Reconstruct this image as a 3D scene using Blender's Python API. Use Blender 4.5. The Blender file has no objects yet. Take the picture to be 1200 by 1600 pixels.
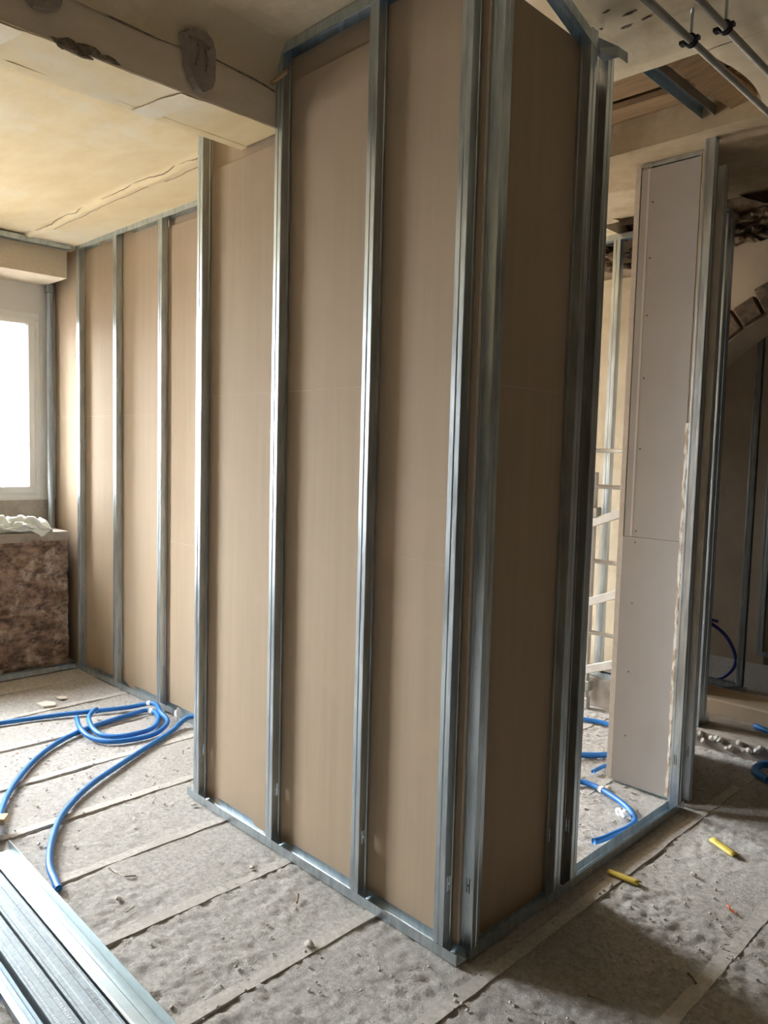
import bpy, bmesh, math, random
import numpy as np
from mathutils import Vector, Matrix
random.seed(7)
S = bpy.context.scene
C = S.collection

# ------------------------------------------------------------------ camera
yaw, pit, rol, F = 0.77713586, 0.07876182, 0.02615361, 1216.28
fw = Vector((-math.sin(yaw)*math.cos(pit), math.cos(yaw)*math.cos(pit), -math.sin(pit)))
r0 = fw.cross(Vector((0, 0, 1))).normalized(); u0 = r0.cross(fw)
rr = math.cos(rol)*r0 + math.sin(rol)*u0; uu = -math.sin(rol)*r0 + math.cos(rol)*u0
cd = bpy.data.cameras.new('camera'); cam = bpy.data.objects.new('camera', cd); C.objects.link(cam)
cam.matrix_world = Matrix(((rr.x, uu.x, -fw.x, 1.5373), (rr.y, uu.y, -fw.y, -2.0167), (rr.z, uu.z, -fw.z, 1.728), (0, 0, 0, 1)))
cd.sensor_fit = 'VERTICAL'; cd.sensor_height = 36; cd.lens = F*36/1600; cd.clip_start = .02
S.camera = cam
# ------------------------------------------------------------------ sky, exposure
W = bpy.data.worlds.new('overcast_sky'); S.world = W; W.use_nodes = True
bg = W.node_tree.nodes['Background']; bg.inputs[1].default_value = 122.0
_n = W.node_tree.nodes; _l = W.node_tree.links           # overcast sky: brighter towards the zenith, darker ground below the horizon
_tc = _n.new('ShaderNodeTexCoord'); _sx = _n.new('ShaderNodeSeparateXYZ'); _cr = _n.new('ShaderNodeValToRGB'); _mr = _n.new('ShaderNodeMapRange')
_mr.inputs[1].default_value = -1; _l.new(_tc.outputs['Generated'], _sx.inputs[0]); _l.new(_sx.outputs['Z'], _mr.inputs[0]); _l.new(_mr.outputs[0], _cr.inputs[0]); _l.new(_cr.outputs[0], bg.inputs[0])
_e = _cr.color_ramp.elements; _e[0].position = .47; _e[0].color = (.17, .165, .155, 1); _e[1].position = 1; _e[1].color = (1.0, 1.03, 1.06, 1)
_k = _cr.color_ramp.elements.new(.52); _k.color = (.50, .52, .53, 1); _k = _cr.color_ramp.elements.new(.75); _k.color = (.80, .83, .85, 1)
S.view_settings.view_transform = 'Standard'; S.view_settings.look = 'None'
S.view_settings.exposure = 0.0; S.view_settings.gamma = 1; S.view_settings.use_curve_mapping = False
S.cycles.max_bounces = 14; S.cycles.diffuse_bounces = 9; S.cycles.glossy_bounces = 5; S.cycles.transparent_max_bounces = 10
NICHE = [(-.10, .625), (-2.6, -.80), (.70, 2.35), (3.5, 4.3), (5.05, 6.0)]
WINS = [(.03, .478, 1.28, 2.725), (-2.3, -.95, .98, 2.86), (.82, 2.20, .95, 2.85), (3.6, 4.2, 1.3, 1.95), (5.2, 5.9, 1.3, 2.2)]     # y and z ranges of facade windows; last two added for far-room light
for y0, y1, z0, z1 in WINS:                                        # light portals: sampling aids in the window openings
    l = bpy.data.lights.new('window_portal', 'AREA'); l.shape = 'RECTANGLE'; l.size = z1-z0+.06; l.size_y = y1-y0+.1
    o = bpy.data.objects.new('window_portal', l); C.objects.link(o); o.location = (-4.93, (y0+y1)/2, (z0+z1)/2)
    o.rotation_euler = (0, math.radians(-90), 0); l.cycles.is_portal = True

# ------------------------------------------------------------------ materials
def mat(name, c1, c2, scale=5, rough=(.7, .85), metal=0, bump=0, bscale=60, stretch=(1, 1, 1), det=6, world=True, lo=.35, hi=.65, c3=None, s3=1.2, w3=(.5, .6)):
    m = bpy.data.materials.new(name); m.use_nodes = True; T = m.node_tree; N = T.nodes; L = T.links
    b = N['Principled BSDF']; b.inputs['Metallic'].default_value = metal
    if world:
        g = N.new('ShaderNodeNewGeometry'); src = g.outputs['Position']
    else:
        g = N.new('ShaderNodeTexCoord'); src = g.outputs['Object']
    mp = N.new('ShaderNodeMapping'); mp.inputs['Scale'].default_value = stretch; L.new(src, mp.inputs['Vector'])
    n = N.new('ShaderNodeTexNoise'); n.inputs['Scale'].default_value = scale; n.inputs['Detail'].default_value = det; n.inputs['Roughness'].default_value = .62
    L.new(mp.outputs[0], n.inputs['Vector'])
    r = N.new('ShaderNodeValToRGB'); e = r.color_ramp.elements
    e[0].position = lo; e[0].color = (*c1, 1); e[1].position = hi; e[1].color = (*c2, 1); L.new(n.outputs['Fac'], r.inputs['Fac'])
    col = r.outputs['Color']
    if c3:
        n3 = N.new('ShaderNodeTexNoise'); n3.inputs['Scale'].default_value = s3; n3.inputs['Detail'].default_value = 8; n3.inputs['Roughness'].default_value = .7
        L.new(src, n3.inputs['Vector'])
        r3 = N.new('ShaderNodeMapRange'); r3.inputs[1].default_value = w3[0]; r3.inputs[2].default_value = w3[1]; L.new(n3.outputs['Fac'], r3.inputs[0])
        mx = N.new('ShaderNodeMixRGB'); mx.inputs[2].default_value = (*c3, 1); L.new(r3.outputs[0], mx.inputs[0]); L.new(col, mx.inputs[1]); col = mx.outputs[0]
    L.new(col, b.inputs['Base Color'])
    mr = N.new('ShaderNodeMapRange'); mr.inputs[3].default_value = rough[0]; mr.inputs[4].default_value = rough[1]
    L.new(n.outputs['Fac'], mr.inputs[0]); L.new(mr.outputs[0], b.inputs['Roughness'])
    if bump:
        nb = N.new('ShaderNodeTexNoise'); nb.inputs['Scale'].default_value = bscale; nb.inputs['Detail'].default_value = 8; nb.inputs['Roughness'].default_value = .65
        L.new(src, nb.inputs['Vector'])
        bp = N.new('ShaderNodeBump'); bp.inputs['Strength'].default_value = bump; bp.inputs['Distance'].default_value = .01
        L.new(nb.outputs['Fac'], bp.inputs['Height']); L.new(bp.outputs[0], b.inputs['Normal'])
    return m
M = {}
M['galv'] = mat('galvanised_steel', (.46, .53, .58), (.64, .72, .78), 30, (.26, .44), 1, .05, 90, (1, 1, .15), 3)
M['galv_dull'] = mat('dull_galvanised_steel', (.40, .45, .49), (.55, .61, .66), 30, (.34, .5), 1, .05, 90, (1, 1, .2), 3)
M['galv_blue'] = mat('bluish_steel', (.36, .43, .48), (.46, .53, .58), 20, (.3, .42), 1)
M['kraft'] = mat('kraft_paper', (.405, .315, .22), (.435, .34, .24), 3, (.75, .85), 0, .02, 120, (9, 9, .35), 4, c3=(.44, .335, .24), s3=1.5)
M['chalk'] = mat('thin_whitewash', (.80, .70, .50), (.86, .80, .66), 9)
M['crack'] = mat('dusty_crack_fill', (.16, .11, .06), (.34, .25, .14), 40)
M['gypsum'] = mat('gypsum_core', (.62, .57, .50), (.70, .65, .58), 40)
M['white_board'] = mat('pale_board_paper', (.375, .35, .325), (.41, .385, .36), 2, (.7, .8), 0, .02, 150)
M['torn'] = mat('torn_board_edge', (.36, .28, .20), (.66, .61, .54), 60, stretch=(1, 1, .25), lo=.45, hi=.55)
M['taper'] = mat('tapered_board_edge', (.56, .53, .49), (.6, .57, .53), 3)
M['floor'] = mat('dusty_rough_concrete', (.36, .343, .32), (.60, .58, .555), 55, (.85, .95), 0, 1.0, 150, (1, 1, 1), 12, c3=(.45, .43, .405), s3=2.2, w3=(.5, .72))
M['strip'] = mat('concrete_joist_top', (.40, .38, .355), (.58, .56, .53), 45, (.85, .95), 0, .3, 120, c3=(.44, .42, .39), s3=4)
M['stone'] = mat('pebble_grey', (.42, .39, .35), (.64, .61, .57), 30, bump=.2)
M['ceil'] = mat('cream_old_paint', (.72, .57, .32), (.80, .67, .42), 2.5, (.75, .85), 0, .12, 25, (1, 2.2, 1), 8, c3=(.78, .71, .55), s3=.9, w3=(.52, .66))
M['ceil_r'] = mat('grimy_cream_plaster', (.68, .585, .42), (.78, .68, .51), 3, (.8, .9), 0, .25, 30, c3=(.62, .52, .36), s3=1.3, w3=(.5, .6))
M['ceil_d'] = mat('dark_brown_old_plaster', (.33, .25, .15), (.46, .36, .235), 4, (.85, .92), 0, .3, 30, c3=(.52, .44, .32), s3=1.5)  # darker brown plaster for the second beam's soffit and face
M['beam'] = mat('bare_beam_plaster', (.64, .55, .425), (.75, .65, .51), 5, (.8, .9), 0, .3, 35, (1, .5, 1.4), 8, c3=(.58, .47, .32), s3=2, w3=(.55, .68))
M['mortar'] = mat('dark_grey_mortar', (.29, .24, .20), (.37, .315, .27), 22, bump=.5, bscale=70)
M['spall'] = mat('broken_brown_concrete', (.11, .085, .06), (.36, .28, .19), 30, bump=1, bscale=60)
M['masonry'] = mat('old_brown_masonry', (.11, .068, .05), (.44, .31, .235), 13, (.9, .97), 0, 1, 55, (1, 1, 1.6), 12, c3=(.56, .46, .385), s3=6.5, w3=(.53, .64), lo=.36, hi=.66)
M['render'] = mat('grey_cement_render', (.27, .235, .20), (.40, .355, .31), 8, (.9, .95), 0, .5, 60)
M['white_wall'] = mat('white_primer', (.66, .66, .65), (.7, .7, .69), 3)
M['pvc'] = mat('white_window_plastic', (.78, .80, .81), (.82, .84, .85), 3, (.3, .36))
M['gasket'] = mat('dark_rubber_seal', (.03, .03, .03), (.05, .05, .05), 10)
M['pipe'] = mat('grey_drain_pipe', (.25, .275, .29), (.30, .325, .34), 8, (.6, .68))
M['plaster'] = mat('yellowed_plaster', (.50, .425, .30), (.58, .50, .375), 3.5, (.85, .92), 0, .35, 30, c3=(.42, .33, .22), s3=2.4, w3=(.56, .7))
M['rubble'] = mat('brown_rubble', (.05, .034, .022), (.20, .135, .08), 9, (.9, .97), 0, 1, 40, lo=.38, hi=.66, c3=(.36, .28, .19), s3=5, w3=(.6, .72))
M['tan'] = mat('tan_plaster', (.36, .29, .21), (.43, .35, .26), 3, bump=.1, bscale=30)
M['wood'] = mat('old_formwork_timber', (.19, .115, .055), (.30, .19, .095), 6, (.7, .8), 0, .2, 60, (.6, 6, 6), 6)
M['pine'] = mat('pale_pine', (.58, .42, .26), (.68, .51, .33), 8, stretch=(1, 8, 8))
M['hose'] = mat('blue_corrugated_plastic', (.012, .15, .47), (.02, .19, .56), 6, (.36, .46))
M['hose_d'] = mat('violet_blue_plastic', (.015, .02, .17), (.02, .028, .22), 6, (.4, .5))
M['tie'] = mat('white_tape', (.8, .82, .82), (.85, .87, .87), 5)
M['yellow'] = mat('yellow_sheath', (.52, .40, .06), (.66, .52, .10), 12, (.45, .6))
M['orange'] = mat('orange_plastic', (.62, .14, .06), (.7, .18, .08), 8)
M['cloth'] = mat('white_plastic_cloth', (.72, .78, .76), (.82, .88, .86), 14, (.35, .5))
M['alu'] = mat('scaffold_aluminium', (.46, .44, .41), (.56, .54, .50), 12, (.4, .55), .15)
M['conduit'] = mat('grey_conduit', (.26, .25, .22), (.36, .345, .31), 10, (.4, .5), .55)
M['dark'] = mat('dark_metal', (.025, .025, .03), (.04, .04, .045), 10, (.4, .5), .5)
M['rust'] = mat('rusty_metal', (.12, .06, .035), (.24, .14, .08), 40)
M['teal'] = mat('teal_moisture_board', (.13, .30, .27), (.16, .34, .31), 4)
M['brown_rod'] = mat('brown_tube', (.33, .21, .10), (.40, .26, .13), 20)
M['ink'] = mat('black_print', (.04, .045, .05), (.06, .065, .07), 10)
M['ink_w'] = mat('white_print', (.75, .8, .8), (.8, .85, .85), 10)
g = bpy.data.materials.new('clear_window_glass'); g.use_nodes = True; T = g.node_tree; T.nodes.clear()
o_ = T.nodes.new('ShaderNodeOutputMaterial'); mx = T.nodes.new('ShaderNodeMixShader'); tr = T.nodes.new('ShaderNodeBsdfTransparent'); gl = T.nodes.new('ShaderNodeBsdfGlossy')
gl.inputs['Roughness'].default_value = .02; mx.inputs[0].default_value = .06
T.links.new(tr.outputs[0], mx.inputs[1]); T.links.new(gl.outputs[0], mx.inputs[2]); T.links.new(mx.outputs[0], o_.inputs[0]); M['glass'] = g

# ------------------------------------------------------------------ helpers
def link(name, me, m, parent=None, loc=None, rot=None):
    o = bpy.data.objects.new(name, me); C.objects.link(o)
    for x in (m if isinstance(m, (list, tuple)) else [m]):
        if x and len(me.materials) < (len(m) if isinstance(m, (list, tuple)) else 1): me.materials.append(M[x] if isinstance(x, str) else x)
    if parent: o.parent = parent
    if loc: o.location = loc
    if rot: o.rotation_euler = rot
    return o
def mesh(v, f, smooth=False, mi=None):
    me = bpy.data.meshes.new('m'); me.from_pydata([tuple(map(float, p)) for p in v], [], [tuple(map(int, q)) for q in f]); me.update()
    if smooth: me.polygons.foreach_set('use_smooth', [True]*len(me.polygons))
    if mi is not None: me.polygons.foreach_set('material_index', mi)
    return me
BF = [(0, 3, 2, 1), (4, 5, 6, 7), (0, 1, 5, 4), (1, 2, 6, 5), (2, 3, 7, 6), (3, 0, 4, 7)]
def boxes(bs):
    v, f = [], []
    for x0, x1, y0, y1, z0, z1 in bs:
        k = len(v)
        v += [(x0, y0, z0), (x1, y0, z0), (x1, y1, z0), (x0, y1, z0), (x0, y0, z1), (x1, y0, z1), (x1, y1, z1), (x0, y1, z1)]
        f += [tuple(i+k for i in q) for q in BF]
    return mesh(v, f)
def bevel(o, w=.002, n=1):
    b = o.modifiers.new('bevel', 'BEVEL'); b.width = w; b.segments = n; b.limit_method = 'ANGLE'; return o
def box(name, x0, x1, y0, y1, z0, z1, m, parent=None, bev=0):
    o = link(name, boxes([(x0, x1, y0, y1, z0, z1)]), m, parent)
    return bevel(o, bev) if bev else o
def empty(name, loc=(0, 0, 0), rz=0):
    o = bpy.data.objects.new(name, None); C.objects.link(o); o.location = loc; o.rotation_euler = (0, 0, rz); o.empty_display_size = .1; return o
def tag(o, label, cat, group=None):
    o['label'] = label; o['category'] = cat
    if group: o['group'] = group
    return o
def struct(o): o['kind'] = 'structure'; return o
def stuff(o): o['kind'] = 'stuff'; return o
def vnoise(x, y, seed=0):
    x = np.asarray(x, float); y = np.asarray(y, float); xi = np.floor(x).astype(np.int64); yi = np.floor(y).astype(np.int64)
    fx = x-xi; fy = y-yi; fx = fx*fx*(3-2*fx); fy = fy*fy*(3-2*fy)
    def h(a, b):
        n = (a*374761393 + b*668265263 + seed*974634777) & 0xffffffff
        n = ((n ^ (n >> 13))*1274126177) & 0xffffffff
        return ((n ^ (n >> 16)) & 0xffff)/65535.
    return (h(xi, yi)*(1-fx)+h(xi+1, yi)*fx)*(1-fy)+(h(xi, yi+1)*(1-fx)+h(xi+1, yi+1)*fx)*fy-.5
def fbm(x, y, s, oct=4, seed=0, g=.55):
    r = 0; a = 1
    for k in range(oct): r = r+a*vnoise(np.asarray(x)*s+17.3*k, np.asarray(y)*s+9.1*k, seed+k); s *= 2.03; a *= g
    return r
def grid(us, vs, fn, smooth=True, flip=False):
    U, V = np.meshgrid(us, vs, indexing='ij'); X, Y, Z = fn(U, V)
    v = np.stack([np.broadcast_to(a, U.shape).ravel() for a in (X, Y, Z)], 1); nu, nv = U.shape
    i = np.arange(nu*nv).reshape(nu, nv); q = np.stack([i[:-1, :-1], i[1:, :-1], i[1:, 1:], i[:-1, 1:]], -1).reshape(-1, 4)
    if flip: q = q[:, ::-1]
    me = bpy.data.meshes.new('m'); me.vertices.add(len(v)); me.vertices.foreach_set('co', v.ravel())
    me.loops.add(len(q)*4); me.loops.foreach_set('vertex_index', q.ravel().astype(np.int32))
    me.polygons.add(len(q)); me.polygons.foreach_set('loop_start', np.arange(0, len(q)*4, 4, dtype=np.int32)); me.polygons.foreach_set('loop_total', np.full(len(q), 4, dtype=np.int32))
    me.update(calc_edges=True); me.validate()
    if smooth: me.polygons.foreach_set('use_smooth', [True]*len(q))
    return me
def catmull(P, n=8):
    P = [Vector(p) for p in P]; Q = [P[0]*2-P[1]]+P+[P[-1]*2-P[-2]]; out = []
    for i in range(1, len(Q)-2):
        for k in range(n):
            t = k/n; a, b, c, d = Q[i-1], Q[i], Q[i+1], Q[i+2]
            out.append(.5*((2*b)+(c-a)*t+(2*a-5*b+4*c-d)*t*t+(3*b-a-3*c+d)*t**3))
    return out+[P[-1]]
def tube(P, r, seg=10, ridge=0, cap=True):
    v, f = [], []; n = len(P); up = Vector((0, 0, 1))
    for i, p in enumerate(P):
        t = (P[min(i+1, n-1)]-P[max(i-1, 0)]).normalized(); a = t.cross(up)
        if a.length < 1e-3: a = t.cross(Vector((0, 1, 0)))
        a.normalize(); b = a.cross(t); rad = r*(1+(ridge if i % 2 else -ridge))
        for k in range(seg):
            g = 2*math.pi*k/seg; v.append(p+a*math.cos(g)*rad+b*math.sin(g)*rad)
    for i in range(n-1):
        for k in range(seg):
            f.append((i*seg+k, i*seg+(k+1) % seg, (i+1)*seg+(k+1) % seg, (i+1)*seg+k))
    if cap: f += [tuple(range(seg)), tuple(range((n-1)*seg, n*seg))[::-1]]
    return mesh(v, f, True)
def rod(a, b, r, seg=10): return tube([Vector(a), Vector(b)], r, seg)
def lump(cx, cy, cz, rx, ry, rz, seed, sub=2, amp=.25):
    bm = bmesh.new(); bmesh.ops.create_icosphere(bm, subdivisions=sub, radius=1); rg = random.Random(seed)
    off = rg.uniform(0, 99)
    for w in bm.verts:
        n = 1+amp*2*float(fbm(w.co.x*1.3+off+w.co.z, w.co.y*1.3-w.co.z*.7+off, 1.2, 3, seed))
        w.co = Vector((cx+w.co.x*rx*n, cy+w.co.y*ry*n, cz+w.co.z*rz*n))
    me = bpy.data.meshes.new('m'); bm.to_mesh(me); bm.free(); return me

# ------------------------------------------------------------------ light steel profiles
D = .048
def stud_mesh(h, w=.044, mirror=False, d=D, zcut=.255, cuts=True, z0=.004):
    """C section: groove in the flanges, ribs and punched H slots in the web (web at x = w)."""
    pr = [(0.001, .007), (0, 0), (w*.40, 0), (w*.46, .0022), (w*.54, .0022), (w*.60, 0), (w-.0015, 0), (w, .0015), (w, .010), (w-.0022, .0115), (w-.0022, .0165),
          (w-.0022, .0205), (w-.0022, .0275), (w-.0022, .0315), (w-.0022, d-.0115), (w, d-.010), (w, d-.0015), (w-.0015, d), (w*.60, d), (w*.54, d-.0022), (w*.46, d-.0022), (w*.40, d), (0, d), (0.001, d-.007)]
    zs = [z0]; hc = []
    if cuts:
        for zc in (zcut,):
            if zc+.05 < h: zs += [zc-.026, zc-.003, zc+.003, zc+.026]; hc.append(zc)
    zs.append(h); v, f = [], []; n = len(pr)
    for z in zs:
        for x, y in pr: v.append(((w-x) if mirror else x, y, z))
    for j in range(len(zs)-1):
        zm = (zs[j]+zs[j+1])/2
        for i in range(n-1):
            if any(abs(zm-q) < .026 for q in hc):
                if i in (10, 12): continue
                if i == 11 and any(abs(zm-q) < .003 for q in hc): continue
            q = (j*n+i, j*n+i+1, (j+1)*n+i+1, (j+1)*n+i)
            f.append(q[::-1] if mirror else q)
    return mesh(v, f)
def track_mesh(l, d=D, h=.04, down=False, wav=.0008, seed=1):
    pr = [(-.0012, h), (-.0012, .002), (.0005, 0), (d*.3, 0), (d*.34, .0012), (d*.66, .0012), (d*.7, 0), (d-.0005, 0), (d+.0012, .002), (d+.0012, h)]
    if down: pr = [(a, -b) for a, b in pr]
    n = len(pr); k = max(2, int(l/.12)); v, f = [], []; rg = random.Random(seed)
    for i in range(k+1):
        j = rg.uniform(-wav, wav)
        for q, (y, z) in enumerate(pr): v.append((l*i/k, y+(j if q in (0, 9) else 0), z))
    for i in range(k):
        for q in range(n-1):
            e = (i*n+q, i*n+q+1, (i+1)*n+q+1, (i+1)*n+q); f.append(e if down else e[::-1])
    return mesh(v, f)
def solid(o, t=.0008):
    s = o.modifiers.new('sheet', 'SOLIDIFY'); s.thickness = t; s.offset = 0; return o
def add_stud(par, x, h, mirror=False, m='galv', y=0, **k):
    return solid(link('stud', stud_mesh(h, mirror=mirror, **k), m, par, (x, y, 0)))
def add_track(par, x, l, z=0, down=False, m='galv', y=0, rot=None, seed=1, d=D, name='track'):
    return solid(link(name, track_mesh(l, d, down=down, seed=seed), m, par, (x, y, z), rot))
def board(par, x0, x1, z0, z1, y, m=('kraft', 'gypsum'), name='plasterboard', t=.0125):
    me = boxes([(x0, x1, y, y+t, z0, z1)]); me.polygons.foreach_set('material_index', [1, 1, 0, 1, 0, 1])
    return bevel(link(name, me, list(m), par), .0012)

# ------------------------------------------------------------------ floor
SX = [.60, .085, -.425, -.94, -1.43, -1.93, -2.44, -2.95, -3.46, -3.98]
fx = np.arange(-4.33, 1.75, .0125); fy = np.arange(-1.75, 2.76, .0125)
def floor_fn(U, V):
    z = -.0065+.005*fbm(U, V, 3.0, 3, 11)+.011*fbm(U, V, 42, 3, 5)*np.clip(.8+2.2*fbm(U, V, 1.3, 3, 77), .25, 1.25)
    cov = .022*np.clip(fbm(U, V, 2.4, 3, 51)-.02, 0, 1)
    for s in SX: z = np.where(np.abs(U-s) < .027, np.minimum(z, -.0048+cov), z)
    dx = np.min(np.abs(np.stack([U-s-.034 for s in SX])), 0)
    z = z-.012*np.exp(-(dx/.010)**2)*np.clip(4*fbm(U, V, 2.2, 3, 31)-.15, 0, 1)
    return U, V, np.clip(z, -.03, -.001)
floor = struct(link('floor', grid(fx, fy, floor_fn), 'floor'))
box('floor_base', -4.8, 8.1, -9.3, 6.4, -.25, -.032, 'floor', floor)
for k, (a, b, c, d) in enumerate([(-4.8, 8.1, -9.3, -1.74), (1.73, 8.1, -1.74, 2.75), (-4.8, -4.32, -1.74, 2.75), (-4.8, 8.1, 2.74, 6.4)]):
    box('floor_slab', a, b, c, d, -.1, -.004, 'floor', floor)
for k, s in enumerate(SX):
    ys = np.arange(-1.74, 2.74, .05); rg = random.Random(k); v, f = [], []
    for y in ys:
        a = .027+rg.uniform(-.003, .003); b = .027+rg.uniform(-.003, .003); z = -.0028+float(fbm(s, y, 5, 2, 3))*.004
        v += [(s-a, y, -.02), (s-a+.002, y, z), (s+b-.002, y, z), (s+b, y, -.02)]
    for i in range(len(ys)-1):
        for q in range(3): f.append((i*4+q, i*4+q+4, i*4+q+5, i*4+q+1)[::-1])
    link('joist_strip', mesh(v, f), 'strip', floor)
# gravel crumbs nobody could count
rg = random.Random(3); v, f = [], []
bm = bmesh.new(); bmesh.ops.create_icosphere(bm, subdivisions=1, radius=1); iv = [w.co.copy() for w in bm.verts]; iF = [tuple(w.index for w in q.verts) for q in bm.faces]; bm.free()
def inside_clear(x, y): return (abs(y+.01) < .07 and -1.75 < x < .03) or (abs(x+.02) < .06 and 0 < y < 1.75) or (y < -.84 and x < 0) or (.49 < y < .62 and x < -2)
cnt = 0
while cnt < 6000:
    x = rg.uniform(-4.2, 1.5); y = rg.uniform(-1.5, 2.7)
    if inside_clear(x, y) or rg.random() > .35+1.6*float(fbm(x, y, 1.6, 3, 42)): continue
    r = .0018+.0062*rg.random()**3.5; k = len(v); cnt += 1
    for p in iv: v.append((x+p.x*r*rg.uniform(.7, 1.3), y+p.y*r*rg.uniform(.7, 1.3), -.003+r*.4+p.z*r*.7))
    f += [tuple(i+k for i in q) for q in iF]
gv = stuff(link('gravel', mesh(v, f), 'stone', floor))

# ------------------------------------------------------------------ facade wall on the left
WX = -4.75
wl = empty('wall_left', (-4.75, 0, 0)); struct(wl)
def wpart(name, bs, m): o = link(name, boxes(bs), m, wl); o.matrix_parent_inverse = Matrix.Translation((4.75, 0, 0)); return o
piers = [(-5.05, -4.33, -9.2, -2.6, 0, 3.6), (-5.05, -4.33, -.80, -.10, 0, 3.6), (-5.05, -4.33, .625, .70, 0, 3.6), (-5.05, -4.33, 2.35, 3.5, 0, 3.6), (-5.05, -4.33, 4.3, 5.05, 0, 3.6), (-5.05, -4.33, 6.0, 6.5, 0, 3.6)]
wpart('pier', piers, 'plaster')
low = [(-5.05, WX, a, b, 0, w[2]-.012) for (a, b), w in zip(NICHE, WINS)]
wpart('sill_wall', low, 'render')
up = [(-5.05, WX, a, b, w[3]-.002, 3.6) for (a, b), w in zip(NICHE, WINS)]
sides = []
for (a, b), (y0, y1, z0, z1) in zip(NICHE, WINS):
    sides += [(-5.05, WX, a, y0+.003, z0-.012, z1-.002), (-5.05, WX, y1-.003, b, z0-.012, z1-.002)]
low2 = [(-5.05, WX-.004, w[0], w[1], w[2]-.012, w[2]+.004) for w in WINS]
wpart('window_wall', up+sides+low2, 'white_wall')
wpart('lintel_beam', [(WX, -4.335, a, min(b, .515) if a < 0 else b, 2.945, 3.6) for a, b in NICHE], 'beam')
for a, b in [(a, .515 if b == .625 else b) for a, b in NICHE]:
    us = np.arange(a, b+.001, .0156); us[-1] = b; vs = np.arange(0, 1.0 if -.5 < a < .6 else .85, .0156)
    o = link('rubble_parapet', grid(us, vs, lambda U, V: (-4.35+.030*fbm(U, V*1.6, 7, 4, 8)+.014*fbm(U, V, 34, 2, 9)-.012*(np.abs((V*1.0+.02*fbm(U, V, 3, 2, 4)) % .23-.02) < .012), U, V)), 'masonry', wl)
    o.matrix_parent_inverse = Matrix.Translation((4.75, 0, 0))
    hs = 1.05 if -.5 < a < .6 else .9
    wpart('parapet_core', [(WX, -4.375, a, b, 0, hs-.065)], 'masonry')
    wpart('sill_slab', [(WX, -4.335, a, b, hs-.065, hs)], 'render')
# windows (the fourth and fifth: added openings, out of view, brightening the far rooms)
for k, (y0, y1, z0, z1) in enumerate(WINS):
    w = empty('window_%d' % (k+1), (WX, y0, 0)); struct(w); ww = y1-y0
    def ring(name, a, b, t, x0, x1, m, par=None):
        o = link(name, boxes([(x0, x1, a, b, z0+a, z0+a+t), (x0, x1, a, b, z1-a-t, z1-a), (x0, x1, a, a+t, z0+a+t, z1-a-t), (x0, x1, b-t, b, z0+a+t, z1-a-t)]), m, par or w); return bevel(o, .004, 2)
    ring('window_frame', 0, ww, .052, -.06, -.005, 'pvc')
    s = ring('window_sash', .045, ww-.045, .05, -.05, .012, 'pvc')
    ring('gasket', .093, ww-.093, .004, -.03, .004, 'gasket')
    box('window_pane', -.03, -.024, .09, ww-.09, z0+.09, z1-.09, 'glass', w)
    for zz in (z0+.14, z1-.2):
        link('hinge', rod((.018, ww-.035, zz), (.018, ww-.035, zz+.07), .007), 'pvc', w)

# ------------------------------------------------------------------ walls out of view, back wall
struct(box('wall_right', 8.0, 8.2, -9.2, 6.4, -.1, 3.9, 'rubble'))
struct(box('wall_front', -5.05, 8.2, -9.4, -9.2, -.1, 3.9, 'rubble'))
wb = struct(link('wall_back', grid(np.arange(-4.4, -.599, .03), np.arange(-.03, 2.96, .03), lambda U, V: (U, 2.95-.012*fbm(U, V, 4, 4, 3)-.006*fbm(U, V, 20, 2, 6), V)), 'plaster'))
box('wall_core', -4.8, -.60, 2.975, 3.3, -.1, 3.7, 'tan', wb)
box('plinth', -4.3, -.75, 2.80, 2.94, -.01, .20, 'render', wb, .01)
XC, ZC, RA = .5, 1.32, 1.44
xs = np.linspace(-.60, 1.42, 33); v, f = [], []
for x in xs:
    z = ZC+math.sqrt(RA**2-(x-XC)**2); v += [(x, 2.955, z), (x, 2.955, 3.7), (x, 3.3, z), (x, 3.3, 3.7)]
for i in range(32):
    a = i*4; f += [(a, a+4, a+5, a+1), (a+2, a+3, a+7, a+6), (a, a+2, a+6, a+4)]
link('arch_head', mesh(v, f), 'tan', wb)
for k in range(17):                                              # voussoirs round the arch
    t0 = math.radians(139.5-k*5.4); t1 = t0-math.radians(4.9); r0_, r1_ = RA+.012+random.uniform(0, .01), RA+.165+random.uniform(-.02, .02)
    y0 = 2.93+random.uniform(-.012, .008); P = []
    for y in (y0, 2.99):
        for rr_, tt in ((r0_, t0), (r1_, t0), (r1_, t1), (r0_, t1)): P.append((XC+rr_*math.cos(tt), y, ZC+rr_*math.sin(tt)))
    bevel(link('arch_stone', mesh(P, [(0, 1, 2, 3), (7, 6, 5, 4), (0, 4, 5, 1), (1, 5, 6, 2), (2, 6, 7, 3), (3, 7, 4, 0)]), 'rubble', wb), .008)
box('wall_end', 1.42, 8.1, 2.955, 3.3, -.1, 3.7, 'tan', wb)
# rough stones under the broken ceiling
rg = random.Random(21)
for k in range(84):
    x = -1.5+k % 28*.07+rg.uniform(-.03, .03); row = k//28; z = 3.04+.07*row+rg.uniform(-.03, .03)
    if x > -.4: z = max(z, 3.06)
    link('rubble_stone', lump(x, 2.93+rg.uniform(-.03, .01), z, rg.uniform(.03, .065), rg.uniform(.03, .05), rg.uniform(.018, .036), k, 2, .5), 'rubble', wb)

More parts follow.
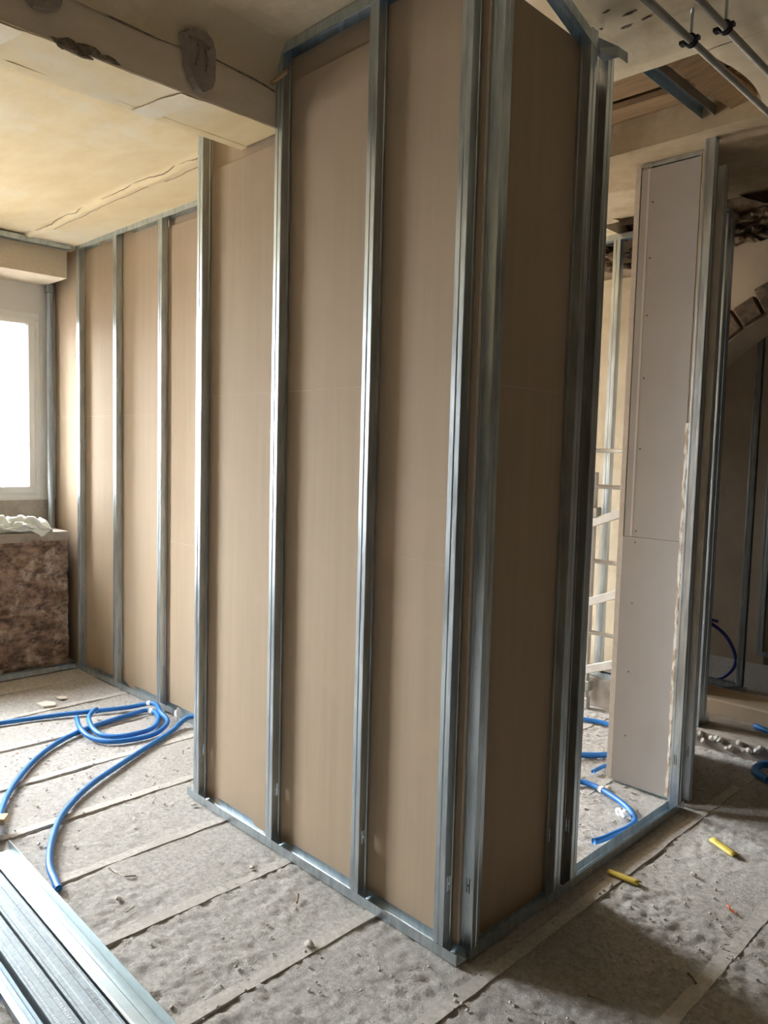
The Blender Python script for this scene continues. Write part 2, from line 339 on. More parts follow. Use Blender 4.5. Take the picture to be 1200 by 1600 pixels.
# ------------------------------------------------------------------ ceiling
def cl(U, V):
    edge = .165+.02*fbm(U, V*0, 2.5, 3, 4); st = np.clip((V-edge)/.012, 0, 1); ridge = np.exp(-((V-edge-.03)/.022)**2)
    return U, V, 3.186-.014*st-.012*ridge*np.clip(.6+1.5*fbm(U, V, 6, 2, 8), 0, 2)+.010*fbm(U, V, 1.1, 3, 2)
ceil_cracks = []
c1 = struct(link('ceiling', grid(np.arange(-4.45, -1.37, .024), np.arange(-2.4, .625, .018), cl, flip=True), 'ceil'))
for off, a, b in ((.004, -4.15, -1.45), (.062, -3.9, -2.6), (.075, -2.45, -1.5)):      # open splits along the old plaster seam
    xs_ = np.arange(a, b, .035); e_ = .165+.02*fbm(xs_, xs_*0, 2.5, 3, 4)+off+.010*fbm(xs_, xs_*0, 9, 3, 15); q_ = cl(xs_, e_)
    link('plaster_crack', tube([Vector((x, y, z)) for x, y, z in zip(xs_, e_, q_[2])], .0028, 5), 'crack', c1)
box('ceiling_slab', -5.0, -1.40, -9.3, -2.38, 3.18, 3.4, 'ceil', c1); box('ceiling_slab', -5.0, -1.10, .60, 3.0, 3.2, 3.4, 'ceil', c1)
box('ceiling_cover', -5.05, 8.2, -9.4, 6.5, 3.7, 3.9, 'ceil', c1)
prof = [(-9.3, 3.338), (-1.0, 3.338), (-.03, 3.338), (.12, 3.345), (.25, 3.342), (.40, 3.328), (.46, 3.305), (.51, 3.283), (.60, 3.268), (.655, 3.258), (.675, 3.248), (.795, 3.198), (.87, 3.20)]
py = np.array([p[0] for p in prof]); pz = np.array([p[1] for p in prof]); tt = np.arange(len(prof), dtype=float); ts = np.concatenate([np.linspace(0, 2, 60)[:-1], np.arange(2, 12.01, .15)])
def cr(U, V):
    y = np.interp(V, tt, py); z = np.interp(V, tt, pz); return U, y+.006*fbm(U, y, 9, 3, 5)*(y > .7), z+.006*fbm(U, y, 2.5, 3, 6)*(y > -.1)
c2 = struct(link('ceiling_bay', grid(np.concatenate([np.arange(-1.11, 1.6, .045), [8.1]]), ts, cr, flip=True), 'ceil_r'))
for k, (a, b) in enumerate([(-.03, .545), (.06, .53), (.12, .58), (.0, .60), (.20, .54), (.16, .63), (.29, .57), (-.05, .62), (.08, .635), (.13, .50)]):
    link('plaster_hole', lump(a, b, float(np.interp(b, py, pz))-.002, .007+.007*(k % 3), .005, .003, 30+k, 2, .5), 'spall', c2)
us = np.concatenate([np.arange(-1.11, 1.6, .05), [8.1]])
link('ceiling_beam_soffit', grid(us, np.linspace(0, 1, 26), lambda U, V: (U, 1.55-.03*U+.9*V, 3.2+.012*fbm(U, V*.9, 5, 4, 9)-.03*V*V), flip=True), 'ceil_d', c2)
link('ceiling_beam_face', grid(us, np.linspace(0, 1, 6), lambda U, V: (U, 1.55-.03*U+.004*fbm(U, V, 9, 2, 3), 3.2+.2*V)), 'ceil_d', c2)
# slab right of the hole with a curved edge
nv = 26; v, f = [], []
for i in range(nv+1):
    s = i/nv; y = .865+(1.56-.865)*s; xe = .262+.055*math.sin(s*math.pi)-.02*s; z = 3.199+.003*s
    v += [(xe, y, z+.18), (xe, y, z), (xe+.6, y, z), (8.1, y, z)]
for i in range(nv):
    a = i*4; f += [(a, a+1, a+5, a+4), (a+1, a+2, a+6, a+5), (a+2, a+3, a+7, a+6)]
link('ceiling_slab_edge', mesh(v, f), 'ceil_r', c2)
y = .80
for k, wd in enumerate([.15, .13, .165, .12, .14, .15, .12]):      # formwork planks above the hole
    zz = 3.325+(.0, .035, .008, .03, .0, .025, .01)[k]
    box('plank', -1.05, .6, y, y+wd-.022, zz, zz+.03, 'wood', c2, .002); y += wd
link('broken_rubble', grid(np.concatenate([np.arange(-1.3, 1.6, .05), [8.1]]), np.linspace(0, 1, 14), lambda U, V: (U, 2.42+.55*V, 3.19+.14*np.sin(V*3.1)+.16*fbm(U, V, 5, 4, 12)), flip=True), 'rubble', c2)
# the cross beam on the left
bmz = 3.02
by = np.concatenate([[-9.2], np.arange(-2.4, .031, .02)])
cb = struct(link('ceiling_beam', grid(by, np.linspace(0, 1, 24), lambda U, V: (-1.10+.005*fbm(U, V*2, 5, 3, 3)-.006*(V < .02), U, 3.02+.40*V+.004*fbm(U, V*0, 7, 3, 7)*(V < .3))), 'beam'))
link('beam_soffit', grid(by, np.linspace(0, 1, 12), lambda U, V: (-1.405+.305*V, U, 3.024+.003*fbm(U, V, 5, 3, 3)+.003*fbm(U, V*0, 7, 3, 7)), flip=True), 'ceil', cb)
link('beam_back', boxes([(-1.41, -1.36, -9.2, .03, 3.024, 3.4)]), 'ceil', cb)
def us_(y): return 3.20+.035*np.sin(y*5.2+1.0)+.02*np.sin(y*11)
link('plaster_fillet', grid(np.arange(-2.2, .0, .02), np.linspace(0, 1, 10),
    lambda U, V: (-1.112+.016+.075*V**2.2+.004*fbm(U, V, 6, 3, 2), U, 3.172+.01*fbm(U, V*0, 6, 3, 5)+.17*V**.8), flip=True), 'ceil_r', cb)
def patch(name, pts, m, dep, seed, par, x=-1.097):
    ys = [p[0] for p in pts]; zs = [p[1] for p in pts]; cy, cz = sum(ys)/len(ys), sum(zs)/len(zs); v, f = [(x+dep, cy, cz)], []; n0 = len(pts)*4; rg = random.Random(seed)
    P = catmull([(0, a, b) for a, b in pts+pts[:1]], 4)[:-1]
    for ring_ in (.3, .6, .92, 1.0):
        for p in P:
            j = 1+rg.uniform(-.04, .04); v.append((x+(dep*(.88+rg.random()*.24) if ring_ < 1 else -.004), cy+(p.y-cy)*ring_*j, cz+(p.z-cz)*ring_*j))
    n = len(P)
    for i in range(n):
        q = (i+1) % n; f.append((0, 1+i, 1+q)); f.append((1+i, 1+n+i, 1+n+q, 1+q)); f.append((1+n+i, 1+2*n+i, 1+2*n+q, 1+n+q)); f.append((1+2*n+i, 1+3*n+i, 1+3*n+q, 1+2*n+q))
    return link(name, mesh(v, f), m, par)
patch('mortar_patch', [(-.467, 3.219), (-.431, 3.249), (-.361, 3.262), (-.327, 3.22), (-.318, 3.15), (-.323, 3.082), (-.348, 3.044), (-.394, 3.03), (-.435, 3.089), (-.454, 3.15)], 'mortar', .022, 1, cb, -1.093)
patch('mortar_patch', [(-1.02, 3.16), (-.905, 3.17), (-.90, 3.127), (-.946, 3.099), (-1.0, 3.102)], 'mortar', .02, 2, cb)
for k, (yy, zz, a, b) in enumerate([(-.87, 3.032, .05, .016), (-.80, 3.036, .055, .013), (-.74, 3.034, .04, .012), (-.84, 3.018, .05, .008)]):
    link('spalled_stone', lump(-1.104, yy, zz, .012, a, b, 60+k, 3, .45), 'spall', cb)
for c in ([(-.44, 3.205), (-.40, 3.21), (-.355, 3.195)], [(-.405, 3.208), (-.402, 3.16), (-.415, 3.12)], [(-.375, 3.19), (-.365, 3.15), (-.37, 3.11)]):
    link('mortar_crack', tube(catmull([(-1.066, a, b) for a, b in c], 5), .004, 5), 'spall', cb)
for a, b in ((-.50, -.40), (-1.16, -1.06)):                    # whitish brush marks across the soffit
    link('pale_paint_mark', grid(np.linspace(a, b, 8), np.linspace(0, 1, 16), lambda U, V: (-1.40+.29*V, U+.05*V+.012*fbm(U, V, 7, 2, 3)*(1+0*V), 3.0185+.004*fbm(U, V, 5, 3, 3)*0), flip=True), 'chalk', cb)
# plaster cracks on the beam face: narrow open splits
cr_ = [(-1.0, 3.185), (-.85, 3.178), (-.7, 3.172), (-.55, 3.170), (-.46, 3.176)]; cr2 = [(-.32, 3.185), (-.22, 3.178), (-.12, 3.172), (-.03, 3.160)]
for c in (cr_, cr2):
    link('plaster_crack', tube(catmull([(-1.098, a+random.uniform(-.01, .01), b) for a, b in c], 6), .0035, 5), 'spall', cb)

# ------------------------------------------------------------------ stud partitions
rzA = math.atan2(-.026, 1.69)
A = tag(empty('stud_partition', (-1.70, -.0128, 0), rzA), 'long front partition of steel studs over brown paper backed boards, facing the camera', 'partition', 'steel stud partitions')
for x, h in ((.006, 3.17), (.600, 3.33), (1.152, 3.33), (1.582, 3.33)): add_stud(A, x, h)
add_track(A, -.03, 1.72, 0, seed=2); add_track(A, .605, 1.085, 3.335, True, seed=3)
solid(link('track_end_flap', mesh([(-.03, -.001, 0), (-.03, .018, 0), (-.05, .02, .035), (-.05, -.004, .04)], [(0, 1, 2, 3)]), 'galv', A))
board(A, -.01, 1.1705, .012, 1.962, .049); board(A, -.01, .6205, 1.962, 2.992, .049); board(A, .6205, 1.1705, 1.962, 3.205, .049)
board(A, -.01, .6205, 2.9, 3.17, .0625); board(A, .6205, 1.1705, 3.1, 3.33, .0625)
board(A, 1.1705, 1.651, .012, 1.344, .049); board(A, 1.1705, 1.651, 1.344, 3.33, .049)

B = tag(empty('stud_partition', (.002, .012, 0), math.pi/2), 'shaded side partition right of the corner, with an open doorway beside it', 'partition', 'steel stud partitions')
for x, h in ((.012, 3.34), (.524, 3.25), (.645, 3.20)): add_stud(B, x, h, True)
add_stud(B, 1.633, 3.2, True);
add_track(B, .004, 1.70, 0, seed=5)
add_track(B, .13, .512, 3.363, True, seed=6, rot=(0, .305, 0))
flap = mesh([(.55, .037, 3.253), (.608, -.058, 3.195), (.612, -.095, 3.161), (.612, -.097, 3.124), (.60, -.007, 3.154), (.57, .03, 3.20), (.604, -.065, 3.153)], [(0, 1, 6, 4, 5), (1, 2, 3, 6)])
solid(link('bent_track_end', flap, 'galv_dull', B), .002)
board(B, .0125, .69, .012, 1.957, .049); board(B, .0125, .555, 1.957, 3.217, .049); board(B, .557, .69, 1.957, 3.12, .049)

FP = tag(empty('stud_partition', (-4.25, .54, 0), 0), 'far left partition running to the window corner, behind the coiled blue hose', 'partition', 'steel stud partitions')
for x in (.02, .60, 1.21, 1.82): add_stud(FP, x, 3.175)
add_track(FP, .0, 2.5, 0, seed=8); add_track(FP, .0, 2.5, 3.18, True, seed=9)
board(FP, -.47, .62, .012, 1.925, .049); board(FP, -.47, .62, 1.925, 3.17, .049)
board(FP, .62, 1.2305, .012, 1.925, .049); board(FP, .62, 1.2305, 1.925, 3.17, .049)
board(FP, 1.2305, 2.5, .012, 1.105, .049); board(FP, 1.2305, 2.5, 1.105, 3.10, .049); board(FP, 1.2305, 2.5, 3.05, 3.175, .0625)
board(FP, -.485, -.40, .95, 1.7, .0495)

WT = tag(empty('wall_lining_frame', (-4.245, -2.4, 0), math.pi/2), 'steel floor and ceiling rails along the window wall, no studs yet', 'rail frame')
add_track(WT, 0, 2.92, 0, seed=10); add_track(WT, 0, 2.92, 3.178, True, seed=11)

PW = tag(empty('white_board_partition', (-.43, 1.74, 0), 0), 'narrow partition faced with pale grey boards, standing at the doorway', 'partition')
wbm = ('white_board', 'gypsum')
board(PW, .03, .33, 1.3185, 3.165, 0, wbm); board(PW, .025, .328, .014, 1.316, -.001, wbm)
box('tapered_edge', .063, .074, -.0006, .002, 1.32, 3.163, 'taper', PW)
board(PW, .028, .345, .02, 3.1, .0640, ('white_board', 'gypsum'))
for x in (.029, .31): add_stud(PW, x, 3.2, x > .1, y=.0135)
add_track(PW, .028, .347, 0, y=.0135, seed=12); add_track(PW, .028, .347, 3.215, True, y=.0135, seed=13)
rm = boxes([(-.004, .025, .0, .70, .02, 3.18)]); rm.polygons.foreach_set('material_index', [0, 0, 1, 0, 0, 0]); board_r = link('plasterboard', rm, ['white_board', 'gypsum'], PW); bevel(board_r, .001)
for xx, yy in ((.026, .40), (.026, .64)): solid(link('stud', stud_mesh(3.19), 'galv', PW, (xx+.048, yy, 0), (0, 0, math.pi/2)))
box('plasterboard', .362, .3745, .012, .150, .02, 3.12, 'kraft', PW); solid(link('stud', stud_mesh(3.12, .036, True), 'galv_dull', PW, (.3765+.046, .062, 0), (0, 0, math.pi/2)))
for zz in (2.997, 2.724, 2.441, 2.128, 1.77, 1.349, 1.29, .972, .61, .267):
    link('screw', rod((.095, -.0025, zz), (.095, .003, zz), .0038, 8), 'dark', PW)
# torn board edge beside the jamb
v, f = [], []; rg = random.Random(4); n = 70
for i in range(n+1):
    z = .02+1.88*i/n; a = rg.uniform(-.002, .003); b = rg.uniform(.0, .004)
    v += [(.325+a, -.002, z), (.338+b, -.003-rg.random()*.003, z), (.352+b*.6, -.001, z), (.352, .014, z)]
for i in range(n):
    for q in range(3): f.append((i*4+q, i*4+q+1, i*4+q+5, i*4+q+4))
solid(link('torn_paper_edge', mesh(v, f), 'torn', PW), .0015)
box('board_edge_strip', .334, .348, .001, .013, 1.9, 3.19, 'kraft', PW)

# ------------------------------------------------------------------ frames in the back and far rooms
BR = tag(empty('wall_lining_frame', (-1.32, 2.83, .2), 0), 'bright steel stud and rail in front of the yellow wall, seen through the doorway', 'rail frame')
solid(link('stud', stud_mesh(2.98, .05), 'galv', BR, (.19, -.02, 0))); add_track(BR, -.1, .6, .0, y=-.02); add_track(BR, -.1, .6, 3.0, True, y=-.02)
struct(box('trim_1', -.60, 8.0, 2.62, 2.98, -.02, .1, 'render', None, .012))
st1 = bpy.data.objects['trim_1']
rg = random.Random(9)
for k in range(16):
    link('broken_edge_stone', lump(-.42+k*.032+rg.uniform(-.01, .01), 2.615+rg.uniform(-.01, .012), .06+rg.uniform(-.03, .03), .022, .02, .018, 80+k, 1, .3), 'stone', st1)
struct(box('trim_2', -.60, 8.0, 2.975, 3.28, -.02, .195, 'tan', None, .01))
FJ = tag(empty('steel_frame_post', (-.318, 2.65, .1), math.pi/2), 'bright stud with a punched slot on the broken slab edge, right of the doorway', 'stud')
add_stud(FJ, 0, 3.05, True, zcut=.26); add_stud(FJ, .06, 3.05, True, m='galv_dull', zcut=.26); add_track(FJ, -.01, .16, 0); add_track(FJ, -.01, .16, 3.07, True)
FF = tag(empty('steel_frame_post', (-.63, 3.98, 0), 0), 'dim stud frame with floor rails in the dark far room, behind the violet hose', 'stud')
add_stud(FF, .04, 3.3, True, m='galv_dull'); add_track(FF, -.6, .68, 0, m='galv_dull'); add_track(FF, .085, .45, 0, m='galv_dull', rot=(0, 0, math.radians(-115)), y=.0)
far = struct(box('wall_far', -4.4, -.70, 4.90, 5.0, -.1, 3.7, 'tan'))
box('wall_far_end', -4.4, 8.1, 6.3, 6.4, -.1, 3.7, 'tan', far); box('wall_head', -.70, 8.1, 4.90, 5.0, 2.9, 3.7, 'tan', far); box('wall_foot', -.70, 8.1, 4.91, 5.0, -.1, .075, 'tan', far)
DF = tag(empty('opening_frame', (-.735, 4.85, .078), 0), 'dark steel lined opening with teal board behind, at the right edge', 'frame')
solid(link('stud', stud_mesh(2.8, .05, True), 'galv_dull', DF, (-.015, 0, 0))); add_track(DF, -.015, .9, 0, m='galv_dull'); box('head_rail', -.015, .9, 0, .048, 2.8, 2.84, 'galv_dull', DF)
TB = tag(empty('teal_board', (-.4, 5.4, 0)), 'teal moisture resistant boards over a pale panel, standing beyond the dark opening', 'board')
box('board_sheet', -.9, .9, 0, .0125, .30, .488, 'teal', TB, .001); box('board_sheet', -.9, .9, 0, .0125, .535, .66, 'teal', TB, .001); box('pale_panel', -.9, .9, 0, .0125, .0, .298, 'gypsum', TB, .001); box('support_rail', -.9, .9, .013, .06, 0, .66, 'dark', TB)

# ------------------------------------------------------------------ scaffold
SC = tag(empty('scaffold_frame', (-1.10, 2.72, 0)), 'pale aluminium scaffold frame with rungs and braces in the back room', 'scaffold')
link('upright', rod((-.03, 0, .07), (-.03, 0, 1.62), .019, 12), 'alu', SC); link('upright', rod((.52, 0, .07), (.52, 0, 2.1), .019, 12), 'alu', SC)
link('upright', rod((-.085, .05, .07), (-.085, .05, 1.35), .013, 12), 'alu', SC)
for zz in (1.765, 1.525, 1.02, .53, .30):
    link('rung', rod((-.06 if zz < 1.6 else -.3, 0, zz), (.52, 0, zz), .0145, 10), 'alu', SC)
for (z0, z1) in ((1.29, 1.50), (.75, .97), (.28, .49)):
    o = link('brace', boxes([(-.04, .5, -.012, .012, -.028, .028)]), 'alu', SC, (0, -.015, z0)); o.rotation_euler = (0, -math.atan2(z1-z0, .54), 0); bevel(o, .004)
for a in (1.35, .16):
    box('clamp', -.065, .01, -.035, .03, a-.035, a+.035, 'conduit', SC, .006)
box('foot', -.055, -.005, -.025, .025, 0, .075, 'alu', SC, .006); box('foot', .495, .545, -.025, .025, 0, .075, 'alu', SC, .006)

# ------------------------------------------------------------------ ceiling services on the right
def pipe_run(x, label, yc):
    p = tag(empty('conduit_pipe', (x, 0, 3.15)), label, 'pipe', 'grey conduits below the ceiling')
    link('pipe', rod((0, -3.4, 0), (0, 2.3, 0), .0125, 14), 'conduit', p)
    v = []; 
    cl_ = link('pipe_clamp', tube(catmull([(.0185*math.cos(t), 0, .0185*math.sin(t)) for t in np.linspace(0, 2*math.pi, 13)], 2), .004, 6), 'dark', p, (0, yc, 0))
    cl2 = link('pipe_clamp', tube(catmull([(.0185*math.cos(t), .016, .0185*math.sin(t)) for t in np.linspace(0, 2*math.pi, 13)], 2), .004, 6), 'dark', p, (0, yc, 0))
    link('clamp_ear', boxes([(-.036, -.018, -.006, .02, -.008, .004)]), 'dark', p, (0, yc, 0)); link('clamp_ear', boxes([(.016, .03, -.004, .016, -.004, .008)]), 'dark', p, (0, yc, 0))
    link('hanger_rod', rod((0, yc+.008, .018), (0, yc+.008, .108), .0055, 8), 'galv', p)
    return p
pipe_run(.306, 'grey conduit nearest the partition, with a black clamp, running below the ceiling', .661)
pipe_run(.424, 'grey conduit further right, nearest the picture edge, hung below the ceiling', .655)
I = tag(empty('steel_channel', (.0, 0, 3.30)), 'blue grey steel channel laid across the hole in the ceiling', 'channel')
solid(link('channel', track_mesh(.62, .055, .045, True), 'galv_blue', I, (.03, .95, .0), (0, 0, math.pi/2)), .002)
tag(bevel(link('timber_board', boxes([(-.055, .055, -.32, .32, -.014, .014)]), 'wood', None, (.135, 1.27, 3.285), (0, math.radians(-12), math.radians(-4))), .002), 'old brown timber board beside the steel channel in the ceiling hole', 'board')
tag(link('brown_tube', rod((-1.104, -.045, 3.187), (-.99, -.052, 3.20), .0085, 10), 'brown_rod'), 'short brown tube sticking out of the plastered beam beside the second stud', 'tube')
PP = tag(empty('drain_pipe', (-4.70, .535, 1.05)), 'grey vertical pipe in the corner between window and boards', 'pipe')
link('pipe', rod((0, 0, 0), (0, 0, 1.90), .024, 20), 'pipe', PP); link('pipe_collar', tube([Vector((0, 0, a)) for a in (1.83, 1.835, 1.89, 1.9)], .031, 20), 'pipe', PP); link('pipe_seam', boxes([(.022, .027, -.006, .006, 0, 1.83)]), 'pipe', PP)

# ------------------------------------------------------------------ white cloth on the ledge
def cloth(U, V):
    y = -.38+.78*U; t = V*2*math.pi; R = (.086-.030*U)*np.sqrt(np.clip((1-U)/.07, 0, 1))*(1-.3*np.exp(-((U-.60)/.04)**2))
    fo = 1+.34*fbm(U*5+V*3, np.cos(t)*1.2+U*6, 1.5, 4, 14)+.16*np.sin(t*5+U*26)+.08*np.sin(t*9-U*17)
    dro = np.clip((U-.60)/.3, 0, 1)
    x = -4.44+.045*dro+R*(1.0+.5*dro)*np.cos(t)*fo; z = np.maximum(1.053+R*(1+np.sin(t))*fo*.85-.012, 1.053)
    over = np.clip(x+4.333, 0, .06); return x-over*.6, y+.02*np.sin(t*3+U*9), z-over*2.2
cm = grid(np.linspace(0, 1, 90), np.linspace(0, 1, 72), cloth); tag(link('plastic_cloth', cm, 'cloth'), 'crumpled white plastic cloth lying on the window ledge', 'cloth')

# ------------------------------------------------------------------ hoses
def hose(name, pts, label, m='hose', r=.0145, ties=(), group='blue hoses on the floor', n=14):
    P = catmull(pts, n); h = empty(name, tuple(P[0])); tag(h, label, 'hose', group)
    q = [p-P[0] for p in P]; link('hose_body', tube(q, r, 12, .03), m, h)
    for i in ties:
        j = int(i*(len(q)-1)); d = (q[j+1]-q[j-1]).normalized()*.014; link('tape_tie', tube([q[j]-d, q[j]+d], r*1.18, 12), 'tie', h)
    return h
zf = .0155
h1 = [(-3.42, -.74, zf), (-3.384, -.542, zf), (-3.339, -.341, zf), (-3.234, .006, .018), (-3.10, .34, .02), (-3.055, .455, .03), (-3.0, .485, .045), (-2.93, .482, .045), (-2.82, .44, .045), (-2.658, .40, .03), (-2.56, .247, .016), (-2.60, .043, zf), (-2.725, -.043, .02), (-2.871, -.054, .045), (-3.05, .005, .05)]
h2 = [(-1.75, -.93, .03), (-1.801, -.907, .03), (-2.131, -.756, .02), (-2.332, -.646, zf), (-2.581, -.46, zf), (-2.766, -.266, zf), (-2.883, -.067, zf), (-2.944, .161, zf), (-2.969, .34, zf), (-2.97, .41, .02), (-2.93, .445, .02), (-2.86, .44, .018), (-2.77, .40, zf), (-2.655, .290, zf), (-2.65, .126, zf), (-2.735, .03, zf), (-2.852, .016, .03), (-2.985, .053, .048), (-3.06, .11, .055), (-3.08, .15, .06)]
h3 = [(-2.50, .565, .062), (-2.56, .545, .06), (-2.60, .50, .048), (-2.585, .43, .024), (-2.53, .345, zf), (-2.317, -.035, zf), (-2.138, -.332, zf), (-1.94, -.546, zf), (-1.74, -.681, zf), (-1.542, -.775, zf), (-1.40, -.81, zf), (-1.34, -.822, zf)]
hose('blue_hose', h1, 'thin looking blue hose crossing to the left picture edge and looping in the coil', ties=(.4,))
hose('blue_hose', h2, 'blue hose forming the inner loop of the coil, passing beside the timber block', ties=(.52,))
hose('blue_hose', h3, 'blue hose curving from the partition to the stack of profiles, no coil')
hose('blue_hose', [(-1.074, 2.429, zf), (-.986, 2.456, zf), (-.896, 2.486, zf), (-.785, 2.488, zf), (-.65, 2.438, zf)], 'farthest blue hose on the back room floor, seen through the doorway')
hose('blue_hose', [(-.79, 1.79, zf), (-.72, 1.851, zf), (-.669, 1.913, zf), (-.599, 1.991, zf), (-.546, 2.08, zf), (-.502, 2.187, zf)], 'middle straight blue hose through the doorway, left of the pale board', r=.0165)
hose('blue_hose', [(-.60, 1.48, zf), (-.563, 1.523, zf), (-.497, 1.573, zf), (-.407, 1.58, zf), (-.297, 1.544, zf), (-.175, 1.478, zf), (-.085, 1.381, zf), (-.072, 1.285, zf), (-.085, 1.19, zf), (-.10, 1.10, zf), (-.115, 1.05, zf)], 'nearest blue hose inside the doorway, bent in a hook with a white tie', ties=(.34,))
hose('blue_hose', [(-.512, 1.74, zf), (-.511, 1.819, zf), (-.507, 1.862, zf), (-.485, 1.94, zf)], 'short bent end of blue hose at the foot of the pale board', r=.011)
hose('blue_hose', [(-.074, 2.893, .115), (-.009, 2.867, .115), (.074, 2.834, .115), (.175, 2.902, .115)], 'blue hose end lying on the raised slab at the right edge', r=.018)
hose('blue_hose', [(.16, 2.58, .02), (.105, 2.56, .02), (.085, 2.49, .02), (.105, 2.40, .02), (.19, 2.34, .02)], 'blue hose bend on the dark floor below the slab at the right edge', r=.02)
hl = [(-.95, 3.92, .24), (-.93, 3.92, .245)]
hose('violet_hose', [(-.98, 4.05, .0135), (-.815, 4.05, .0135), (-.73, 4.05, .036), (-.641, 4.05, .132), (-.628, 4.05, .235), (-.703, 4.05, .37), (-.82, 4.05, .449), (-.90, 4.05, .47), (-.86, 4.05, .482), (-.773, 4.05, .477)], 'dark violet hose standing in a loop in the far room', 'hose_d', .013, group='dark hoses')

# ------------------------------------------------------------------ stack of steel profiles, lower left
rzp = -.028
M['knurl'] = mat('knurled_steel', (.20, .23, .25), (.28, .32, .345), 60, (.5, .66), 1, .25, 400, (1, 1, 1), 3)
M['bright'] = mat('bright_steel', (.36, .42, .44), (.42, .48, .50), 30, (.33, .42), 1, .03, 60)
def profile(name, y, me, label, m='bright', z=.003, x0=-1.79, rx=0):
    e = tag(empty(name, (x0, y, z), rzp), label, 'profile', 'loose steel profiles on the floor'); o = solid(link('profile_body', me, m, e, (0, 0, 0), (rx, 0, 0))); return e
# widest track, open side up
profile('steel_track', -.945, track_mesh(3.0, .098, .045, wav=.0005), 'wide bright track with its open side up, outermost of the stack nearest the partition')
def flat_stud(l, w, h):                                            # stud lying with its ribbed web up
    pr = [(0.006, .001), (0, .001), (0, h-.001), (.001, h), (w*.10, h), (w*.13, h-.002), (w*.30, h-.002), (w*.33, h), (w*.62, h), (w*.65, h-.002), (w*.88, h-.002), (w*.91, h), (w-.001, h), (w, h-.001), (w, .001), (w-.006, .001)]
    v, f = [], []; n = len(pr)
    for x in (0, l):
        for a, b in pr: v.append((x, a, b))
    for i in range(n-1): f.append((i, i+1, n+i+1, n+i))
    return mesh(v, f)
def marks(par, x0, y0, z, m, glyphs, cw, chh, name='printed_mark', seed=1):
    rg = random.Random(seed); v, f = [], []
    for k in range(glyphs):
        for r_ in range(5):
            for c_ in range(3):
                if rg.random() < .55:
                    x = x0+k*cw+c_*cw*.24; y_ = y0+r_*chh/5; n = len(v); v += [(x, y_, z), (x+cw*.2, y_, z), (x+cw*.2, y_+chh/6, z), (x, y_+chh/6, z)]; f.append((n, n+1, n+2, n+3))
    return link(name, mesh(v, f), m, par)
p2 = profile('steel_stud_profile', -1.040, flat_stud(3.0, .085, .046), 'steel stud lying web up with dark dotted print, second from the partition', 'knurl')
marks(p2, .93, .058, .0445, 'ink', 9, .010, .009, seed=2); marks(p2, 1.10, .058, .0445, 'ink', 10, .013, .011, seed=3)
p3 = profile('steel_stud_profile', -1.112, flat_stud(3.0, .064, .044), 'duller steel stud with pale smeared print, third from the partition', 'knurl')
marks(p3, .85, .044, .0425, 'ink_w', 14, .009, .010, seed=5); marks(p3, 1.07, .042, .0425, 'ink_w', 12, .012, .012, seed=6); marks(p3, .85, .012, .0425, 'ink_w', 30, .012, .006, seed=7)
p4 = profile('steel_track', -1.152, track_mesh(3.0, .045, .026), 'narrow bluish track lying on its side, fourth from the partition', 'galv_blue', z=.001, rx=0)
p4.location.y = -1.168
p5 = profile('steel_track', -1.318, track_mesh(3.0, .06, .04), 'separate bright track nearest the lower left picture corner', x0=-1.5)
tag(link('blue_cable', tube(catmull([(-1.03, -1.262, .008), (-.94, -1.235, .008), (-.87, -1.205, .008)], 6), .006, 8), 'hose'), 'thin pale blue cable between the loose tracks', 'cable')
wd = link('timber_block', boxes([(-.22, .09, -.032, .032, -.014, .014)]), 'pine', None, (-2.02, -.86, .055), (0, .0, math.radians(52))); bevel(wd, .003)
tag(wd, 'pale timber block end at the left edge above the steel stack', 'timber')

# ------------------------------------------------------------------ small debris one can point at
def half_sheath(loc, l, r, rz, label):
    v, f = [], []; n = 9
    for i, x in enumerate(np.linspace(0, l, 7)):
        for k in range(n):
            t = math.pi*1.25*k/(n-1)-math.pi*.12; v.append((x, math.cos(t)*r, max(0.0, math.sin(t)*r*.5+.004)))
    for i in range(6):
        for k in range(n-1): f.append((i*n+k, i*n+k+1, (i+1)*n+k+1, (i+1)*n+k))
    o = solid(link('yellow_sheath', mesh(v, f, True), 'yellow', None, loc, (0, 0, rz)), .002); tag(o, label, 'debris', 'yellow sheath offcuts')
half_sheath((.045, .89, .001), .135, .016, .05, 'yellow plastic offcut nearer the partition rail, half in shadow')
half_sheath((.235, 1.49, .001), .15, .018, -.5, 'yellow plastic offcut further right in the lit patch of floor')
tag(link('orange_clip', tube(catmull([(.485, 1.01, .004), (.50, .99, .009), (.505, .985, .005), (.53, .983, .004)], 4), .004, 6), 'orange'), 'tiny orange plastic clip beside the joist strip on the lit floor', 'debris')
tag(link('crumpled_plastic', lump(-.155, 1.392, .022, .035, .025, .022, 5, 3, .35), 'tie'), 'crumpled white plastic cap inside the hook of the blue hose', 'debris')
tag(link('plastic_scrap', lump(-2.72, .508, .04, .018, .018, .04, 8, 3, .3), 'tie'), 'upright white scrap at the foot of the far partition', 'debris')
nl = empty('long_nail', (.375, .155, .006), .35); tag(nl, 'thin dark nail lying on the shaded floor at the bottom', 'nail')
link('shank', rod((0, 0, 0), (.062, 0, 0), .0022, 8), 'rust', nl); link('nail_head', rod((-.002, 0, 0), (.001, 0, 0), .005, 10), 'rust', nl)
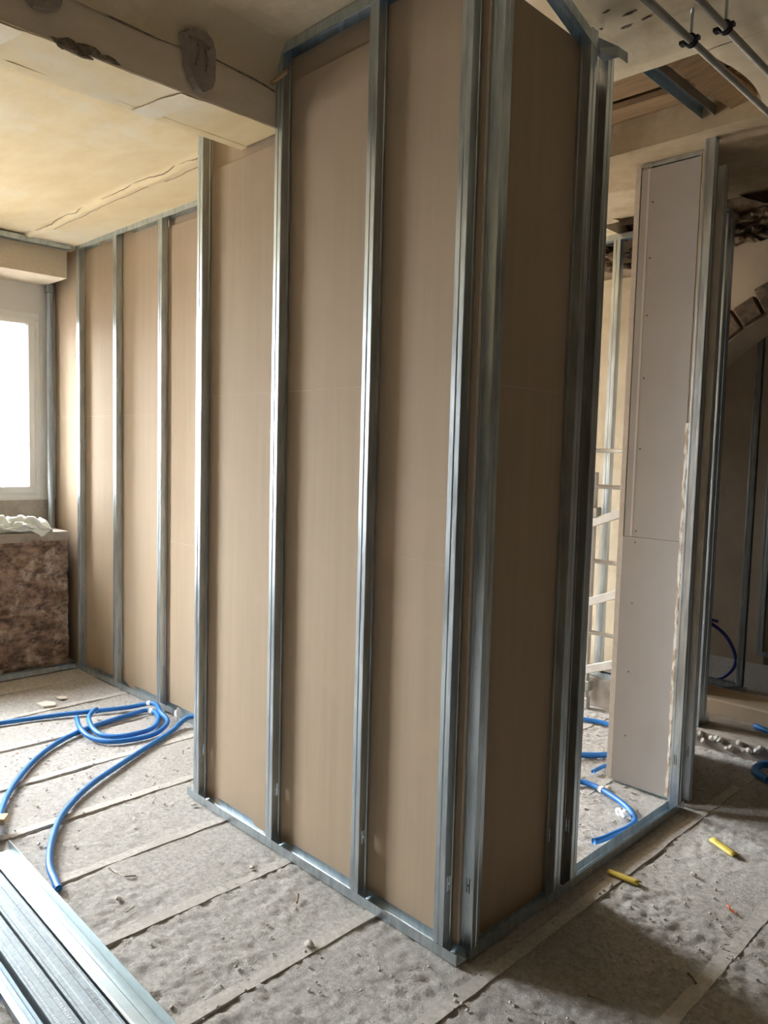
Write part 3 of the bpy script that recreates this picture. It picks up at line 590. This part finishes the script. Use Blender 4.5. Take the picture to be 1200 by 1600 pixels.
def chip(name, pts, h, m, label, cat='debris'):
    v = [(x, y, .0) for x, y in pts]+[(x, y, h) for x, y in pts]; n = len(pts); f = [tuple(range(n))[::-1], tuple(range(n, 2*n))]+[(i, (i+1) % n, n+(i+1) % n, n+i) for i in range(n)]
    return tag(link(name, mesh(v, f), m), label, cat)
chip('plaster_flake', [(-3.58, -.03), (-3.49, -.02), (-3.465, .05), (-3.52, .07), (-3.59, .04)], .012, 'gypsum', 'larger white plaster flake on the floor near the window wall')
chip('plaster_flake', [(-3.64, .12), (-3.58, .13), (-3.565, .17), (-3.62, .18)], .008, 'gypsum', 'smaller white plaster flake behind the larger one')
def splint(a, b, r, m, label): tag(link('splinter', tube([Vector((*a, r+.001)), Vector(((a[0]+b[0])/2+.002, (a[1]+b[1])/2, r+.002)), Vector((*b, r))], r, 5), m), label, 'splinter', 'splinters on the floor')
splint((-1.268, -.588), (-1.246, -.552), .0028, 'rust', 'small dark nail like splinter on the bright floor near the stack')
splint((-1.369, -.606), (-1.315, -.597), .003, 'gypsum', 'pale curved splinter left of the dark one near the stack')
splint((-1.042, -.7), (-1.056, -.660), .003, 'gypsum', 'pale straight splinter close to the wide track')
splint((-.70, -.16), (-.66, -.20), .004, 'rust', 'dark twisted splinter in front of the partition rail')
splint((.55, .50), (.59, .47), .004, 'rust', 'dark stubby splinter in the shade at the lower right')
for k, (x, y, r, lab) in enumerate([(-1.14, -.68, .016, 'grey lump of concrete in the middle of the bright floor'), (-1.755, -.735, .011, 'small pebble left of the blue hose near the stack'), (-1.63, -.05, .014, 'small pebble at the left end of the front partition rail'),
                                    (-.43, -.33, .018, 'rounded pebble beside the joist strip in front of the partition'), (-.98, .02-.2, .012, 'flat pebble in front of the second stud'), (.30, 1.13, .015, 'small grey crumb on the lit floor between the yellow offcuts'), (-.36, 1.63, .02, 'rubble lump under the left end of the pale board')]):
    tag(link('pebble', lump(x, y, r*.45, r, r*.8, r*.55, 90+k, 2, .3), 'stone'), lab, 'pebble', 'single pebbles on the floor')
